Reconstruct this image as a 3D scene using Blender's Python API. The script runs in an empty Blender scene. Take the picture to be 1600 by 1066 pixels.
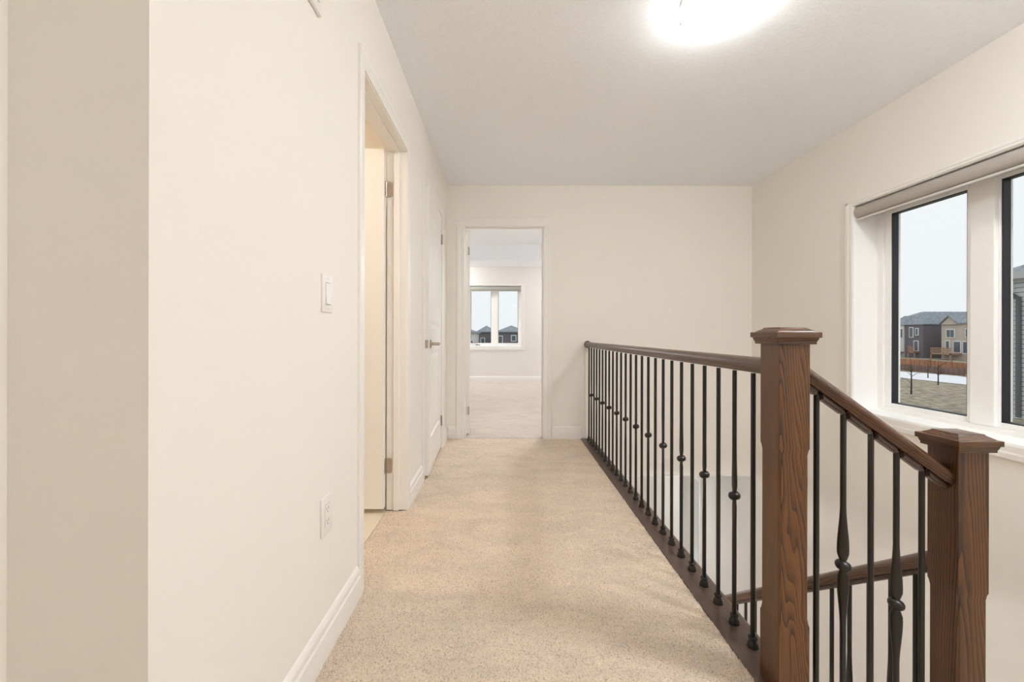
import bpy, bmesh, math, random
from mathutils import Vector, Matrix
random.seed(7)
SC = bpy.context.scene
COL = SC.collection
PI = math.pi

# ------------------------------------------------------------------ materials
def newmat(name):
    m = bpy.data.materials.new(name); m.use_nodes = True
    nt = m.node_tree
    return m, nt, nt.nodes['Principled BSDF']

def node(nt, t, **kw):
    n = nt.nodes.new(t)
    for k, v in kw.items():
        if k in n.inputs.keys(): n.inputs[k].default_value = v
        else: setattr(n, k, v)
    return n

def ramp(nt, src, stops):
    r = nt.nodes.new('ShaderNodeValToRGB')
    while len(r.color_ramp.elements) < len(stops): r.color_ramp.elements.new(0.5)
    for e, (p, c) in zip(r.color_ramp.elements, stops):
        e.position = p; e.color = (c[0], c[1], c[2], 1)
    nt.links.new(src, r.inputs[0])
    return r

def mat_plain(name, col, rough=0.5, metal=0.0, bump=0.0, bscale=200, spec=0.5, var=0.0):
    m, nt, b = newmat(name)
    b.inputs['Roughness'].default_value = rough
    b.inputs['Metallic'].default_value = metal
    b.inputs['Specular IOR Level'].default_value = spec
    tc = node(nt, 'ShaderNodeTexCoord')
    n = node(nt, 'ShaderNodeTexNoise', Scale=bscale, Detail=3.0)
    nt.links.new(tc.outputs['Object'], n.inputs['Vector'])
    v = max(var, 0.01)
    r = ramp(nt, n.outputs['Fac'], [(0.3, [c*(1-v) for c in col]), (0.7, [min(1, c*(1+v)) for c in col])])
    nt.links.new(r.outputs[0], b.inputs['Base Color'])
    if bump:
        bp = node(nt, 'ShaderNodeBump', Strength=bump, Distance=0.002)
        nt.links.new(n.outputs['Fac'], bp.inputs['Height'])
        nt.links.new(bp.outputs[0], b.inputs['Normal'])
    return m

def mat_oak(name, direction, light, mid, dark, rough=0.38, off=(0.004, 0.10, 0.0), scale=58.0, contrast=1.0):
    """stained oak; growth rings run round an axis along 'direction', shifted by off so one face is flat sawn"""
    m, nt, b = newmat(name)
    b.inputs['Roughness'].default_value = rough
    tc = node(nt, 'ShaderNodeTexCoord')
    mp = node(nt, 'ShaderNodeMapping')
    q = Vector(direction).normalized().rotation_difference(Vector((0.035, 0.03, 1)).normalized())
    mp.inputs['Rotation'].default_value = q.to_euler('XYZ')
    mp.inputs['Location'].default_value = off
    nt.links.new(tc.outputs['Object'], mp.inputs['Vector'])
    # slow warp of the rings along the log
    st = node(nt, 'ShaderNodeMapping'); st.inputs['Scale'].default_value = (1, 1, 0.10)
    nt.links.new(mp.outputs[0], st.inputs['Vector'])
    wn = node(nt, 'ShaderNodeTexNoise', Scale=14.0, Detail=2.0)
    nt.links.new(st.outputs[0], wn.inputs['Vector'])
    sub = node(nt, 'ShaderNodeVectorMath', operation='SUBTRACT'); sub.inputs[1].default_value = (0.5, 0.5, 0.5)
    nt.links.new(wn.outputs['Color'], sub.inputs[0])
    scl = node(nt, 'ShaderNodeVectorMath', operation='SCALE'); scl.inputs['Scale'].default_value = 0.045
    nt.links.new(sub.outputs[0], scl.inputs[0])
    add = node(nt, 'ShaderNodeVectorMath', operation='ADD')
    nt.links.new(mp.outputs[0], add.inputs[0]); nt.links.new(scl.outputs[0], add.inputs[1])
    w = node(nt, 'ShaderNodeTexWave', Scale=scale, Distortion=0.0)
    w.wave_type = 'RINGS'; w.rings_direction = 'Z'; w.wave_profile = 'SAW'
    nt.links.new(add.outputs[0], w.inputs['Vector'])
    s2 = node(nt, 'ShaderNodeMapping'); s2.inputs['Scale'].default_value = (1, 1, 0.03)
    nt.links.new(mp.outputs[0], s2.inputs['Vector'])
    n = node(nt, 'ShaderNodeTexNoise', Scale=650.0, Detail=2.0)
    nt.links.new(s2.outputs[0], n.inputs['Vector'])
    n2 = node(nt, 'ShaderNodeTexNoise', Scale=16.0, Detail=3.0)
    nt.links.new(st.outputs[0], n2.inputs['Vector'])
    mx = node(nt, 'ShaderNodeMix'); mx.data_type = 'FLOAT'; mx.inputs['Factor'].default_value = 0.50
    nt.links.new(w.outputs['Fac'], mx.inputs['A']); nt.links.new(n.outputs['Fac'], mx.inputs['B'])
    mx2 = node(nt, 'ShaderNodeMix'); mx2.data_type = 'FLOAT'; mx2.inputs['Factor'].default_value = 0.38
    nt.links.new(mx.outputs[0], mx2.inputs['A']); nt.links.new(n2.outputs['Fac'], mx2.inputs['B'])
    c = 0.5
    r = ramp(nt, mx2.outputs[0], [(c-0.17/contrast, dark), (c-0.03/contrast, mid), (c+0.16/contrast, light)])
    nt.links.new(r.outputs[0], b.inputs['Base Color'])
    bp = node(nt, 'ShaderNodeBump', Strength=0.15, Distance=0.001)
    nt.links.new(n.outputs['Fac'], bp.inputs['Height']); nt.links.new(bp.outputs[0], b.inputs['Normal'])
    return m

def mat_carpet(name, c1, c2, c3):
    m, nt, b = newmat(name)
    b.inputs['Roughness'].default_value = 1.0
    b.inputs['Specular IOR Level'].default_value = 0.05
    b.inputs['Sheen Weight'].default_value = 0.15
    tc = node(nt, 'ShaderNodeTexCoord')
    n = node(nt, 'ShaderNodeTexNoise', Scale=175.0, Detail=6.0, Roughness=0.8)
    nt.links.new(tc.outputs['Object'], n.inputs['Vector'])
    r = ramp(nt, n.outputs['Fac'], [(0.34, c3), (0.47, c2), (0.61, c1)])
    big = node(nt, 'ShaderNodeTexNoise', Scale=5.0, Detail=4.0, Roughness=0.65, Distortion=0.6)
    st = node(nt, 'ShaderNodeMapping'); st.inputs['Scale'].default_value = (0.7, 1.6, 1)
    nt.links.new(tc.outputs['Object'], st.inputs['Vector']); nt.links.new(st.outputs[0], big.inputs['Vector'])
    r2 = ramp(nt, big.outputs['Fac'], [(0.36, (0.88, 0.88, 0.89)), (0.6, (1.0, 1.0, 1.0))])
    mx = node(nt, 'ShaderNodeMix'); mx.data_type = 'RGBA'; mx.blend_type = 'MULTIPLY'; mx.inputs['Factor'].default_value = 1
    nt.links.new(r.outputs[0], mx.inputs['A']); nt.links.new(r2.outputs[0], mx.inputs['B'])
    nt.links.new(mx.outputs['Result'], b.inputs['Base Color'])
    v = node(nt, 'ShaderNodeTexVoronoi', Scale=170.0)
    nt.links.new(tc.outputs['Object'], v.inputs['Vector'])
    ad = node(nt, 'ShaderNodeMath', operation='SUBTRACT')
    nt.links.new(n.outputs['Fac'], ad.inputs[0]); nt.links.new(v.outputs['Distance'], ad.inputs[1])
    bp = node(nt, 'ShaderNodeBump', Strength=0.75, Distance=0.006)
    nt.links.new(ad.outputs[0], bp.inputs['Height']); nt.links.new(bp.outputs[0], b.inputs['Normal'])
    return m

def mat_emit(name, col, strength):
    m, nt, b = newmat(name)
    b.inputs['Base Color'].default_value = (0.9, 0.9, 0.88, 1)
    b.inputs['Roughness'].default_value = 0.3
    b.inputs['Emission Color'].default_value = (*col, 1)
    b.inputs['Emission Strength'].default_value = strength
    return m

def mat_glass(name):
    m, nt, b = newmat(name)
    nt.nodes.remove(b)
    out = nt.nodes['Material Output']
    tr = node(nt, 'ShaderNodeBsdfTransparent'); tr.inputs['Color'].default_value = (0.97, 0.98, 0.98, 1)
    gl = node(nt, 'ShaderNodeBsdfGlossy'); gl.inputs['Roughness'].default_value = 0.02
    mx = node(nt, 'ShaderNodeMixShader'); mx.inputs[0].default_value = 0.004
    nt.links.new(tr.outputs[0], mx.inputs[1]); nt.links.new(gl.outputs[0], mx.inputs[2])
    nt.links.new(mx.outputs[0], out.inputs['Surface'])
    return m

def mat_rows(name, axis, period, c1, c2, rough=0.8, duty=0.12, noise=0.0, coord='Object'):
    """siding / fence boards: thin dark line every period along an axis"""
    m, nt, b = newmat(name)
    b.inputs['Roughness'].default_value = rough
    tc = node(nt, 'ShaderNodeTexCoord'); sp = node(nt, 'ShaderNodeSeparateXYZ')
    nt.links.new(tc.outputs[coord], sp.inputs[0])
    d = node(nt, 'ShaderNodeMath', operation='DIVIDE'); d.inputs[1].default_value = period
    nt.links.new(sp.outputs[axis], d.inputs[0])
    f = node(nt, 'ShaderNodeMath', operation='FRACT'); nt.links.new(d.outputs[0], f.inputs[0])
    r = ramp(nt, f.outputs[0], [(0.0, c2), (duty, c1)])
    r.color_ramp.interpolation = 'CONSTANT'
    n = node(nt, 'ShaderNodeTexNoise', Scale=0.9, Detail=4.0)
    nt.links.new(tc.outputs[coord], n.inputs['Vector'])
    r2 = ramp(nt, n.outputs['Fac'], [(0.35, [1-noise]*3), (0.65, (1, 1, 1))])
    mx = node(nt, 'ShaderNodeMix'); mx.data_type = 'RGBA'; mx.blend_type = 'MULTIPLY'; mx.inputs['Factor'].default_value = 1
    nt.links.new(r.outputs[0], mx.inputs['A']); nt.links.new(r2.outputs[0], mx.inputs['B'])
    nt.links.new(mx.outputs['Result'], b.inputs['Base Color'])
    return m

WALLC = (0.84, 0.805, 0.755)
M = {}
M['wall'] = mat_plain('wall_paint', WALLC, 0.62, bump=0.08, bscale=260, spec=0.25)
M['bedwall'] = mat_plain('bedroom_paint', (0.80, 0.775, 0.75), 0.7, bump=0.05, bscale=260, spec=0.2)
M['bathwall'] = mat_plain('bathroom_paint', (0.80, 0.74, 0.65), 0.6, bump=0.05, bscale=260, spec=0.25)
M['ceiling'] = mat_plain('stipple_ceiling', (0.875, 0.905, 0.94), 0.9, bump=0.6, bscale=110, spec=0.1, var=0.03)
M['trim'] = mat_plain('white_trim_paint', (0.84, 0.82, 0.79), 0.32, bump=0.02, bscale=60)
M['door'] = mat_plain('white_door_paint', (0.85, 0.83, 0.80), 0.34, bump=0.03, bscale=90)
M['vinyl'] = mat_plain('white_vinyl', (0.92, 0.915, 0.905), 0.35)
M['gasket'] = mat_plain('black_gasket', (0.012, 0.014, 0.018), 0.5)
M['iron'] = mat_plain('dark_bronze_iron', (0.012, 0.009, 0.007), 0.32, metal=0.1, bump=0.04, bscale=120)
M['nickel'] = mat_plain('brushed_nickel', (0.50, 0.45, 0.40), 0.32, metal=1.0)
M['plate'] = mat_plain('white_plastic', (0.84, 0.82, 0.79), 0.3)
M['slot'] = mat_plain('dark_slot', (0.08, 0.07, 0.065), 0.6)
M['blind'] = mat_plain('beige_blind_fabric', (0.42, 0.385, 0.345), 0.8, bump=0.2, bscale=500, var=0.08)
M['alu'] = mat_plain('pale_aluminium', (0.72, 0.70, 0.67), 0.35, metal=0.3)
M['blindgrey'] = mat_plain('grey_blind_fabric', (0.42, 0.41, 0.38), 0.8, bump=0.2, bscale=500, var=0.08)
M['carpet'] = mat_carpet('beige_carpet', (0.94, 0.79, 0.65), (0.83, 0.67, 0.52), (0.31, 0.215, 0.15))
M['carpet_bed'] = mat_carpet('bedroom_carpet', (0.80, 0.70, 0.62), (0.66, 0.56, 0.49), (0.36, 0.29, 0.24))
M['tile'] = mat_rows('cream_tile', 'X', 0.33, (0.78, 0.70, 0.58), (0.5, 0.42, 0.33), 0.25, 0.02, 0.06)
M['lowfloor'] = mat_oak('lower_floor_oak', (0, 1, 0), (0.45, 0.33, 0.22), (0.36, 0.25, 0.16), (0.25, 0.17, 0.1), scale=20)
M['oakZ'] = mat_oak('stained_oak_post', (0, 0, 1), (0.135, 0.054, 0.016), (0.075, 0.028, 0.008), (0.016, 0.006, 0.002), scale=78, contrast=1.15)
M['oakZb'] = mat_oak('stained_oak_side_post', (0, 0, 1), (0.125, 0.051, 0.017), (0.072, 0.028, 0.009), (0.018, 0.007, 0.003), off=(0.012, 0.085, 0.35), scale=42, contrast=1.1)
M['oakY'] = mat_oak('stained_oak_rail_long', (0, 1, 0), (0.115, 0.066, 0.042), (0.072, 0.040, 0.025), (0.034, 0.019, 0.012), rough=0.33, off=(0.1, 0, 0))
M['oakYl'] = mat_oak('stained_oak_rail_lower', (0, 1, -0.742), (0.150, 0.086, 0.054), (0.092, 0.050, 0.031), (0.038, 0.021, 0.014), rough=0.36, off=(0.1, 0, 0))
M['oakX'] = mat_oak('stained_oak_rail_cross', (1, 0, -0.72), (0.120, 0.046, 0.018), (0.055, 0.020, 0.008), (0.018, 0.007, 0.004), rough=0.24, off=(0.0, 0.08, 0))
M['oakBase'] = mat_oak('stained_oak_nosing', (0, 1, 0), (0.125, 0.080, 0.062), (0.085, 0.052, 0.041), (0.042, 0.026, 0.021), rough=0.36, off=(0.15, 0, 0))
M['oakCap'] = mat_oak('stained_oak_cap', (1, 0, 0), (0.130, 0.055, 0.019), (0.070, 0.029, 0.010), (0.022, 0.009, 0.004), rough=0.3, off=(0.08, 0.03, 0.01), scale=50)
M['glass'] = mat_glass('window_glass')
M['lamp'] = mat_emit('hall_lamp_glass', (0.94, 0.985, 1.0), 32.0)
M['fill_stairs'] = mat_emit('stair_fill_glow', (0.945, 0.98, 1.0), 150.0)  # emission of the added stair fill
M['fill_back'] = mat_emit('back_fill_glow', (0.94, 0.985, 1.0), 30.0)  # glow of the unseen fill added behind the camera
M['fill_soffit'] = mat_emit('soffit_fill_glow', (0.95, 0.985, 1.0), 90.0)  # glow of the added soffit fills
M['fill_tray'] = mat_emit('tray_fill_glow', (0.95, 0.985, 1.0), 110.0)  # glow of the fill added in the bedroom tray
M['lamp_bath'] = mat_emit('bathroom_lamp_glass', (1.0, 0.85, 0.69), 62.0)
M['fill_low'] = mat_emit('lower_fill_glow', (0.95, 0.985, 1.0), 135.0)  # glow shared by the added lower storey fills
# outside
M['grass'] = mat_plain('winter_grass', (0.36, 0.31, 0.23), 1.0, bscale=2.6, var=0.55)
M['snow'] = mat_plain('snow', (0.88, 0.90, 0.93), 0.9, bump=0.2, bscale=3)
M['shingle'] = mat_plain('grey_shingle', (0.31, 0.345, 0.38), 0.95, bscale=3.5, var=0.25)  # roof grey lightened and blued to carry distance haze
M['dkbrick'] = mat_rows('dark_brick', 'Z', 0.3, (0.20, 0.185, 0.205), (0.16, 0.15, 0.17), 0.9, 0.2, 0.1)
M['whsiding'] = mat_rows('white_siding', 'Z', 0.2, (0.72, 0.73, 0.73), (0.5, 0.5, 0.5), 0.8, 0.12, 0.05)
M['bgbrick'] = mat_rows('beige_brick', 'Z', 0.3, (0.62, 0.55, 0.49), (0.46, 0.40, 0.35), 0.9, 0.2, 0.1)
M['gysiding'] = mat_rows('pale_grey_siding', 'Z', 0.2, (0.76, 0.80, 0.83), (0.16, 0.18, 0.20), 0.7, 0.14, 0.05)
M['gyhouse'] = mat_rows('grey_brick', 'Z', 0.3, (0.23, 0.225, 0.235), (0.19, 0.185, 0.19), 0.9, 0.2, 0.1)
M['extwhite'] = mat_plain('white_window_trim', (0.88, 0.89, 0.90), 0.6)
M['extglass'] = mat_plain('dark_window_glass', (0.12, 0.15, 0.18), 0.15)
M['deck'] = mat_plain('deck_timber', (0.42, 0.27, 0.19), 0.85, bscale=6, var=0.2)
M['fence'] = mat_rows('orange_fence_board', 'Y', 0.6, (0.50, 0.25, 0.14), (0.30, 0.16, 0.10), 0.9, 0.12, 0.3)
M['fence2'] = mat_rows('brown_fence_board', 'Y', 0.5, (0.23, 0.15, 0.125), (0.15, 0.10, 0.085), 0.9, 0.15, 0.2)
M['gutter'] = mat_plain('grey_gutter', (0.13, 0.14, 0.15), 0.5)
M['fascia'] = mat_plain('pale_fascia', (0.55, 0.58, 0.61), 0.6)
M['bark'] = mat_plain('dark_bark', (0.06, 0.05, 0.045), 0.9, bscale=20, var=0.3)

# ------------------------------------------------------------------ helpers
def box(bm, x0, x1, y0, y1, z0, z1):
    x0, x1 = sorted((x0, x1)); y0, y1 = sorted((y0, y1)); z0, z1 = sorted((z0, z1))
    v = [bm.verts.new(p) for p in ((x0,y0,z0),(x1,y0,z0),(x1,y1,z0),(x0,y1,z0),(x0,y0,z1),(x1,y0,z1),(x1,y1,z1),(x0,y1,z1))]
    for f in ((3,2,1,0),(4,5,6,7),(0,1,5,4),(1,2,6,5),(2,3,7,6),(3,0,4,7)):
        bm.faces.new([v[i] for i in f])
    return v

def bevbox(bm, x0, x1, y0, y1, z0, z1, r, seg=2):
    b2 = bmesh.new(); box(b2, x0, x1, y0, y1, z0, z1)
    bmesh.ops.bevel(b2, geom=b2.edges[:], offset=r, segments=seg, affect='EDGES', profile=0.5)
    merge(bm, b2)

def merge(bm, b2, mtx=None):
    if mtx is not None: bmesh.ops.transform(b2, matrix=mtx, verts=b2.verts)
    tmp = bpy.data.meshes.new('tmp'); b2.to_mesh(tmp); b2.free()
    bm.from_mesh(tmp); bpy.data.meshes.remove(tmp)

def loft(bm, rings, caps=True):
    """rings: list of lists of points with the same count"""
    vs = [[bm.verts.new(p) for p in r] for r in rings]
    n = len(vs[0])
    for a, b in zip(vs, vs[1:]):
        for i in range(n):
            j = (i+1) % n
            bm.faces.new((a[i], a[j], b[j], b[i]))
    if caps:
        bm.faces.new(vs[0][::-1]); bm.faces.new(vs[-1])
    bmesh.ops.recalc_face_normals(bm, faces=bm.faces[:])

def lathe(bm, prof, cx=0, cy=0, cz=0, seg=24):
    rings = []
    for r, z in prof:
        r = max(r, 1e-4)
        rings.append([(cx+r*math.cos(2*PI*i/seg), cy+r*math.sin(2*PI*i/seg), cz+z) for i in range(seg)])
    loft(bm, rings)

def rect_rings(bm, prof, cx=0, cy=0):
    """square stack: (half width, z)"""
    loft(bm, [[(cx-h, cy-h, z), (cx+h, cy-h, z), (cx+h, cy+h, z), (cx-h, cy+h, z)] for h, z in prof])

def tube(bm, pts, r, seg=8):
    pts = [Vector(p) for p in pts]
    rings = []
    for i, p in enumerate(pts):
        d = (pts[min(i+1, len(pts)-1)] - pts[max(i-1, 0)]).normalized()
        up = Vector((0, 0, 1)) if abs(d.z) < 0.9 else Vector((1, 0, 0))
        a = d.cross(up).normalized(); b = d.cross(a).normalized()
        rr = r[i] if isinstance(r, (list, tuple)) else r
        rings.append([tuple(p + a*rr*math.cos(2*PI*k/seg) + b*rr*math.sin(2*PI*k/seg)) for k in range(seg)])
    loft(bm, rings)

def prism(bm, poly, axis, a, b):
    """polygon in the two other axes extruded from a to b"""
    def P(q, t):
        if axis == 'X': return (t, q[0], q[1])
        if axis == 'Y': return (q[0], t, q[1])
        return (q[0], q[1], t)
    loft(bm, [[P(q, a) for q in poly], [P(q, b) for q in poly]])

def obj(name, bm, mat, parent=None, smooth=None, loc=None, bevel=None):
    me = bpy.data.meshes.new(name)
    bm.to_mesh(me); bm.free()
    me.materials.append(mat)
    o = bpy.data.objects.new(name, me); COL.objects.link(o)
    if parent is not None: o.parent = parent
    if loc: o.location = loc
    if smooth:
        me.polygons.foreach_set('use_smooth', [True]*len(me.polygons))
        me.set_sharp_from_angle(angle=math.radians(smooth))
    if bevel:
        md = o.modifiers.new('bevel', 'BEVEL'); md.width = bevel; md.segments = 2; md.limit_method = 'ANGLE'
    return o

def tag(o, label=None, cat=None, group=None, kind=None):
    if label: o['label'] = label
    if cat: o['category'] = cat
    if group: o['group'] = group
    if kind: o['kind'] = kind
    return o

def empty(name, loc=(0, 0, 0), rz=0.0):
    o = bpy.data.objects.new(name, None); COL.objects.link(o)
    o.location = loc; o.rotation_euler = (0, 0, rz); o.empty_display_size = 0.1
    return o

def struct(name, bm, mat, label, cat, parent=None, **kw):
    o = obj(name, bm, mat, parent, **kw)
    if parent is None: tag(o, label, cat, kind='structure')
    return o

def copy_tree(src, parent=None):
    c = src.copy(); COL.objects.link(c)
    if parent is not None: c.parent = parent
    for ch in list(src.children): copy_tree(ch, c)
    return c

def wall_boxes(bm, axis, w0, w1, a0, a1, z0, z1, holes=()):
    """wall slab between planes w0..w1 on 'axis', running a0..a1 on the other, with rectangular holes (ha0,ha1,hz0,hz1)"""
    holes = sorted(holes)
    def B(p, q, s, t):
        if q-p < 1e-5 or t-s < 1e-5: return
        if axis == 'X': box(bm, w0, w1, p, q, s, t)
        else: box(bm, p, q, w0, w1, s, t)
    cur = a0
    for h0, h1, s, t in holes:
        B(cur, h0, z0, z1)
        B(h0, h1, z0, s); B(h0, h1, t, z1)
        cur = h1
    B(cur, a1, z0, z1)

# ------------------------------------------------------------------ dimensions (metres; camera at x=0,y=0,z=1)
XL, XLo = -0.562, -0.672          # corridor left wall faces
XR = 2.384                        # wall with the window
YF, YFo = 4.015, 4.125            # far wall faces
H = 2.44
XE = 0.757                        # carpet edge
XN = 0.851                        # nosing edge
RX = 0.797                        # guard rail line
LZ = -2.85                        # lower floor
LC = -0.353                       # lower ceiling
D1 = (1.645, 2.368)               # bathroom door opening
D2 = (2.885, 3.665)               # closet door opening
DH = 2.042
D3 = (-0.388, 0.3675)             # bedroom door opening
W1 = (1.62, 2.849, 0.489, 1.885)  # hall window
W2 = (-0.80, 0.345, 0.757, 2.035) # bedroom window
YB = 8.83

# ------------------------------------------------------------------ walls
bm = bmesh.new()
wall_boxes(bm, 'X', XLo, XL, 0.656, YF, 0.0, H, [(D1[0]-0.015, D1[1]+0.015, 0.0, DH+0.015), (D2[0]-0.015, D2[1]+0.015, 0.0, DH+0.015)])
struct('wall_left', bm, M['wall'], 'cream corridor wall on the left with two doorways', 'wall')
bm = bmesh.new()
box(bm, -0.80, XLo, 0.656, 0.766, 0, H)
box(bm, -0.895, -0.785, -2.2, 0.766, 0, H)
struct('wall_left_return', bm, M['wall'], 'beige wall corner nearest the camera at the left edge', 'wall')
bm = bmesh.new()
wall_boxes(bm, 'Y', YF, YFo, XLo-0.0, XR, LC, H, [(D3[0]-0.015, D3[1]+0.015, -0.03, DH+0.015)])
struct('wall_far', bm, M['wall'], 'beige end wall behind the railing with the bedroom doorway', 'wall')
bm = bmesh.new()
LW = (5.09, 5.62, -2.30, -0.80)   # lower window (y0,y1,z0,z1)
wall_boxes(bm, 'X', XR, XR+0.25, -0.1, YFo, LC, H, [W1])
wall_boxes(bm, 'X', XR, XR+0.25, -0.6, 7.3, LZ, LC, [LW])
struct('wall_right', bm, M['wall'], 'beige wall on the right with the wide white window', 'wall')
bm = bmesh.new()
box(bm, 0.84, XR, -0.11, 0.0, LZ, H); box(bm, 0.84, 0.95, -2.2, -0.11, 0, H); box(bm, -0.895, 0.95, -2.31, -2.2, 0, H)
struct('wall_back', bm, M['wall'], 'plain wall closing the hall behind the viewpoint', 'wall')
# bedroom
bm = bmesh.new()
wall_boxes(bm, 'Y', YB, YB+0.25, -1.9, 2.6, -0.1, 2.9, [W2])
struct('wall_bedroom_far', bm, M['bedwall'], 'pale bedroom wall with the window seen through the far doorway', 'wall')
bm = bmesh.new()
box(bm, -1.9, -1.8, YFo, YB, -0.1, 2.9); box(bm, 2.5, 2.6, YFo, YB, -0.1, 2.9)
box(bm, -1.8, XLo, YFo-0.1, YFo, -0.1, 2.9)
struct('wall_bedroom_side', bm, M['bedwall'], 'bedroom side walls beyond the far doorway', 'wall')
bm = bmesh.new()
box(bm, -1.8, 2.5, YFo-0.11, 8.14, 2.766, 2.9); box(bm, -1.8, 2.5, 8.14, YB, 2.44, 2.9)
box(bm, -1.8, 2.5, YFo-0.11, YFo, H+0.1, 2.8)
struct('ceiling_bedroom', bm, M['ceiling'], 'white stepped bedroom ceiling beyond the far doorway', 'ceiling')
# bathroom
bm = bmesh.new()
box(bm, -2.5, -2.4, 0.9, 2.80, -0.1, 2.5); box(bm, -2.4, XLo, 0.9, 1.0, -0.1, 2.5); box(bm, -2.4, XLo, 2.72, 2.80, -0.1, 2.5)
struct('wall_bathroom', bm, M['bathwall'], 'warm lit bathroom walls behind the open left door', 'wall')
bm = bmesh.new()
box(bm, -1.4, -1.3, 2.80, YFo-0.1, -0.1, 2.5); box(bm, -1.3, XLo, 3.93, 4.0, -0.1, 2.5)
struct('wall_closet', bm, M['wall'], 'closet walls behind the ajar door', 'wall')
# ceilings
bm = bmesh.new()
box(bm, -0.9, XR+0.25, -2.31, YF, H, H+0.1)
struct('ceiling', bm, M['ceiling'], 'white stippled ceiling over corridor and stairs', 'ceiling')
bm = bmesh.new()
box(bm, -2.5, XLo, 0.9, 4.0, H, H+0.1)
struct('ceiling_bathroom', bm, M['ceiling'], 'ceiling of the bathroom behind the open door', 'ceiling')
# floors
bm = bmesh.new()
box(bm, -0.9, 0.835, -2.31, YFo, -0.35, -0.02)
box(bm, -2.5, -0.55, 0.9, 4.0, -0.35, -0.02)
box(bm, -1.9, 2.6, YFo, YB+0.2, LC, -0.02)
struct('floor_slab', bm, M['ceiling'], 'floor structure between the two storeys', 'floor')

def carpet_mesh(x0, x1, y0, y1, step, amp, seed):
    rnd = random.Random(seed)
    nx = int((x1-x0)/step); ny = int((y1-y0)/step)
    b = bmesh.new(); g = []
    for j in range(ny+1):
        row = []
        for i in range(nx+1):
            x = x0+(x1-x0)*i/nx; y = y0+(y1-y0)*j/ny
            z = rnd.uniform(-amp, 0)
            if i == nx: x += rnd.uniform(-0.003, 0.003)
            row.append(b.verts.new((x, y, z)))
        g.append(row)
    for j in range(ny):
        for i in range(nx):
            b.faces.new((g[j][i], g[j][i+1], g[j+1][i+1], g[j+1][i]))
    # rolled edges down to the slab
    for row_a in (g[0], g[-1]):
        low = [b.verts.new((v.co.x, v.co.y, -0.021)) for v in row_a]
        for i in range(nx): b.faces.new((row_a[i], row_a[i+1], low[i+1], low[i]))
    for k in (0, nx):
        low = [b.verts.new((r[k].co.x, r[k].co.y, -0.021)) for r in g]
        for j in range(ny): b.faces.new((g[j][k], g[j+1][k], low[j+1], low[j]))
    bmesh.ops.recalc_face_normals(b, faces=b.faces[:])
    return b
bm = carpet_mesh(XL, XE, 0.9, YF, 0.007, 0.0075, 1)
b2 = carpet_mesh(XLo, XL+0.004, D1[0], D1[1], 0.007, 0.0075, 4); merge(bm, b2)
b2 = carpet_mesh(-0.785, 0.84, -2.2, 0.9, 0.05, 0.002, 2); merge(bm, b2)
box(bm, D2[0]*0+XLo-0.6, XL, D2[0]-0.2, D2[1]+0.2, -0.02, -0.004)
struct('floor', bm, M['carpet'], 'beige pile carpet covering the corridor floor', 'floor', smooth=180)
bm = carpet_mesh(-1.8, 2.5, YF+0.0005, YB, 0.03, 0.006, 3)
struct('floor_bedroom', bm, M['carpet_bed'], 'pale bedroom carpet beyond the far doorway', 'floor', smooth=180)
bm = bmesh.new(); box(bm, -2.4, XLo-0.002, 1.0, 2.72, -0.02, -0.006)
struct('floor_bathroom', bm, M['tile'], 'cream tiled bathroom floor at the open left doorway', 'floor')
# lower storey
bm = bmesh.new(); box(bm, -1.6, XR+0.25, -0.6, 7.3, LZ-0.1, LZ)
struct('floor_lower', bm, M['lowfloor'], 'floor of the lower storey at the foot of the stairs', 'floor')
bm = bmesh.new()
box(bm, -1.6, XR, 7.2, 7.3, LZ, LC); box(bm, -1.6, -1.5, -0.6, 7.2, LZ, LC); box(bm, -1.5, XR, -0.6, -0.5, LZ, LC)
struct('wall_lower', bm, M['wall'], 'pale lower storey walls glimpsed under the end wall', 'wall')
bm = bmesh.new()
box(bm, -1.6, XR+0.25, YFo+0.0, 7.3, LC, LC+0.05); box(bm, 0.835, XR, YF+0.005, YFo, LC-0.01, LC)
struct('ceiling_lower', bm, M['ceiling'], 'ceiling of the lower storey', 'ceiling')

# nosing board along the stair opening
bm = bmesh.new()
prism(bm, [(XE-0.03, -0.02), (XN-0.012, -0.022), (XN-0.003, -0.017), (XN, -0.008), (XN-0.004, -0.001), (XN-0.012, 0.001), (XE-0.03, 0.001)], 'Y', 1.10, YF-0.001)
o = struct('trim_1', bm, M['oakBase'], 'dark stained oak board along the carpet edge under the level railing', 'trim', smooth=50)
bm = bmesh.new(); box(bm, 0.835, 0.842, 1.10, YF-0.001, LC, -0.022)
struct('trim_2', bm, M['trim'], 'white fascia below the oak board in the stair opening', 'trim')

# ------------------------------------------------------------------ baseboards and casings
def base_profile(t=0.014, h=0.125):
    return [(0, 0), (t, 0), (t, h*0.66), (t*0.72, h*0.70), (t*0.72, h*0.86), (t*0.4, h*0.95), (0, h)]
def baseboard(name, axis, plane, sgn, a, b, label):
    bm = bmesh.new()
    p = [(plane+sgn*u, v-0.006) for u, v in base_profile()]
    prism(bm, p, 'Y' if axis == 'X' else 'X', a, b)
    return struct(name, bm, M['trim'], label, 'baseboard', bevel=0.001)
CW, CT = 0.058, 0.013
baseboard('baseboard_left', 'X', XL, 1, 0.656, D1[0]-CW, 'white baseboard on the left wall before the bathroom door')
baseboard('baseboard_left.001', 'X', XL, 1, D1[1]+CW, D2[0]-CW-0.015, 'white baseboard on the left wall between the two doors')
baseboard('baseboard_left.002', 'X', XL, 1, D2[1]+CW, YF, 'short white baseboard on the left wall at the far corner')
baseboard('baseboard_far', 'Y', YF, -1, XL+0.015, D3[0]-0.081, 'short white baseboard left of the bedroom door')
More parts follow.
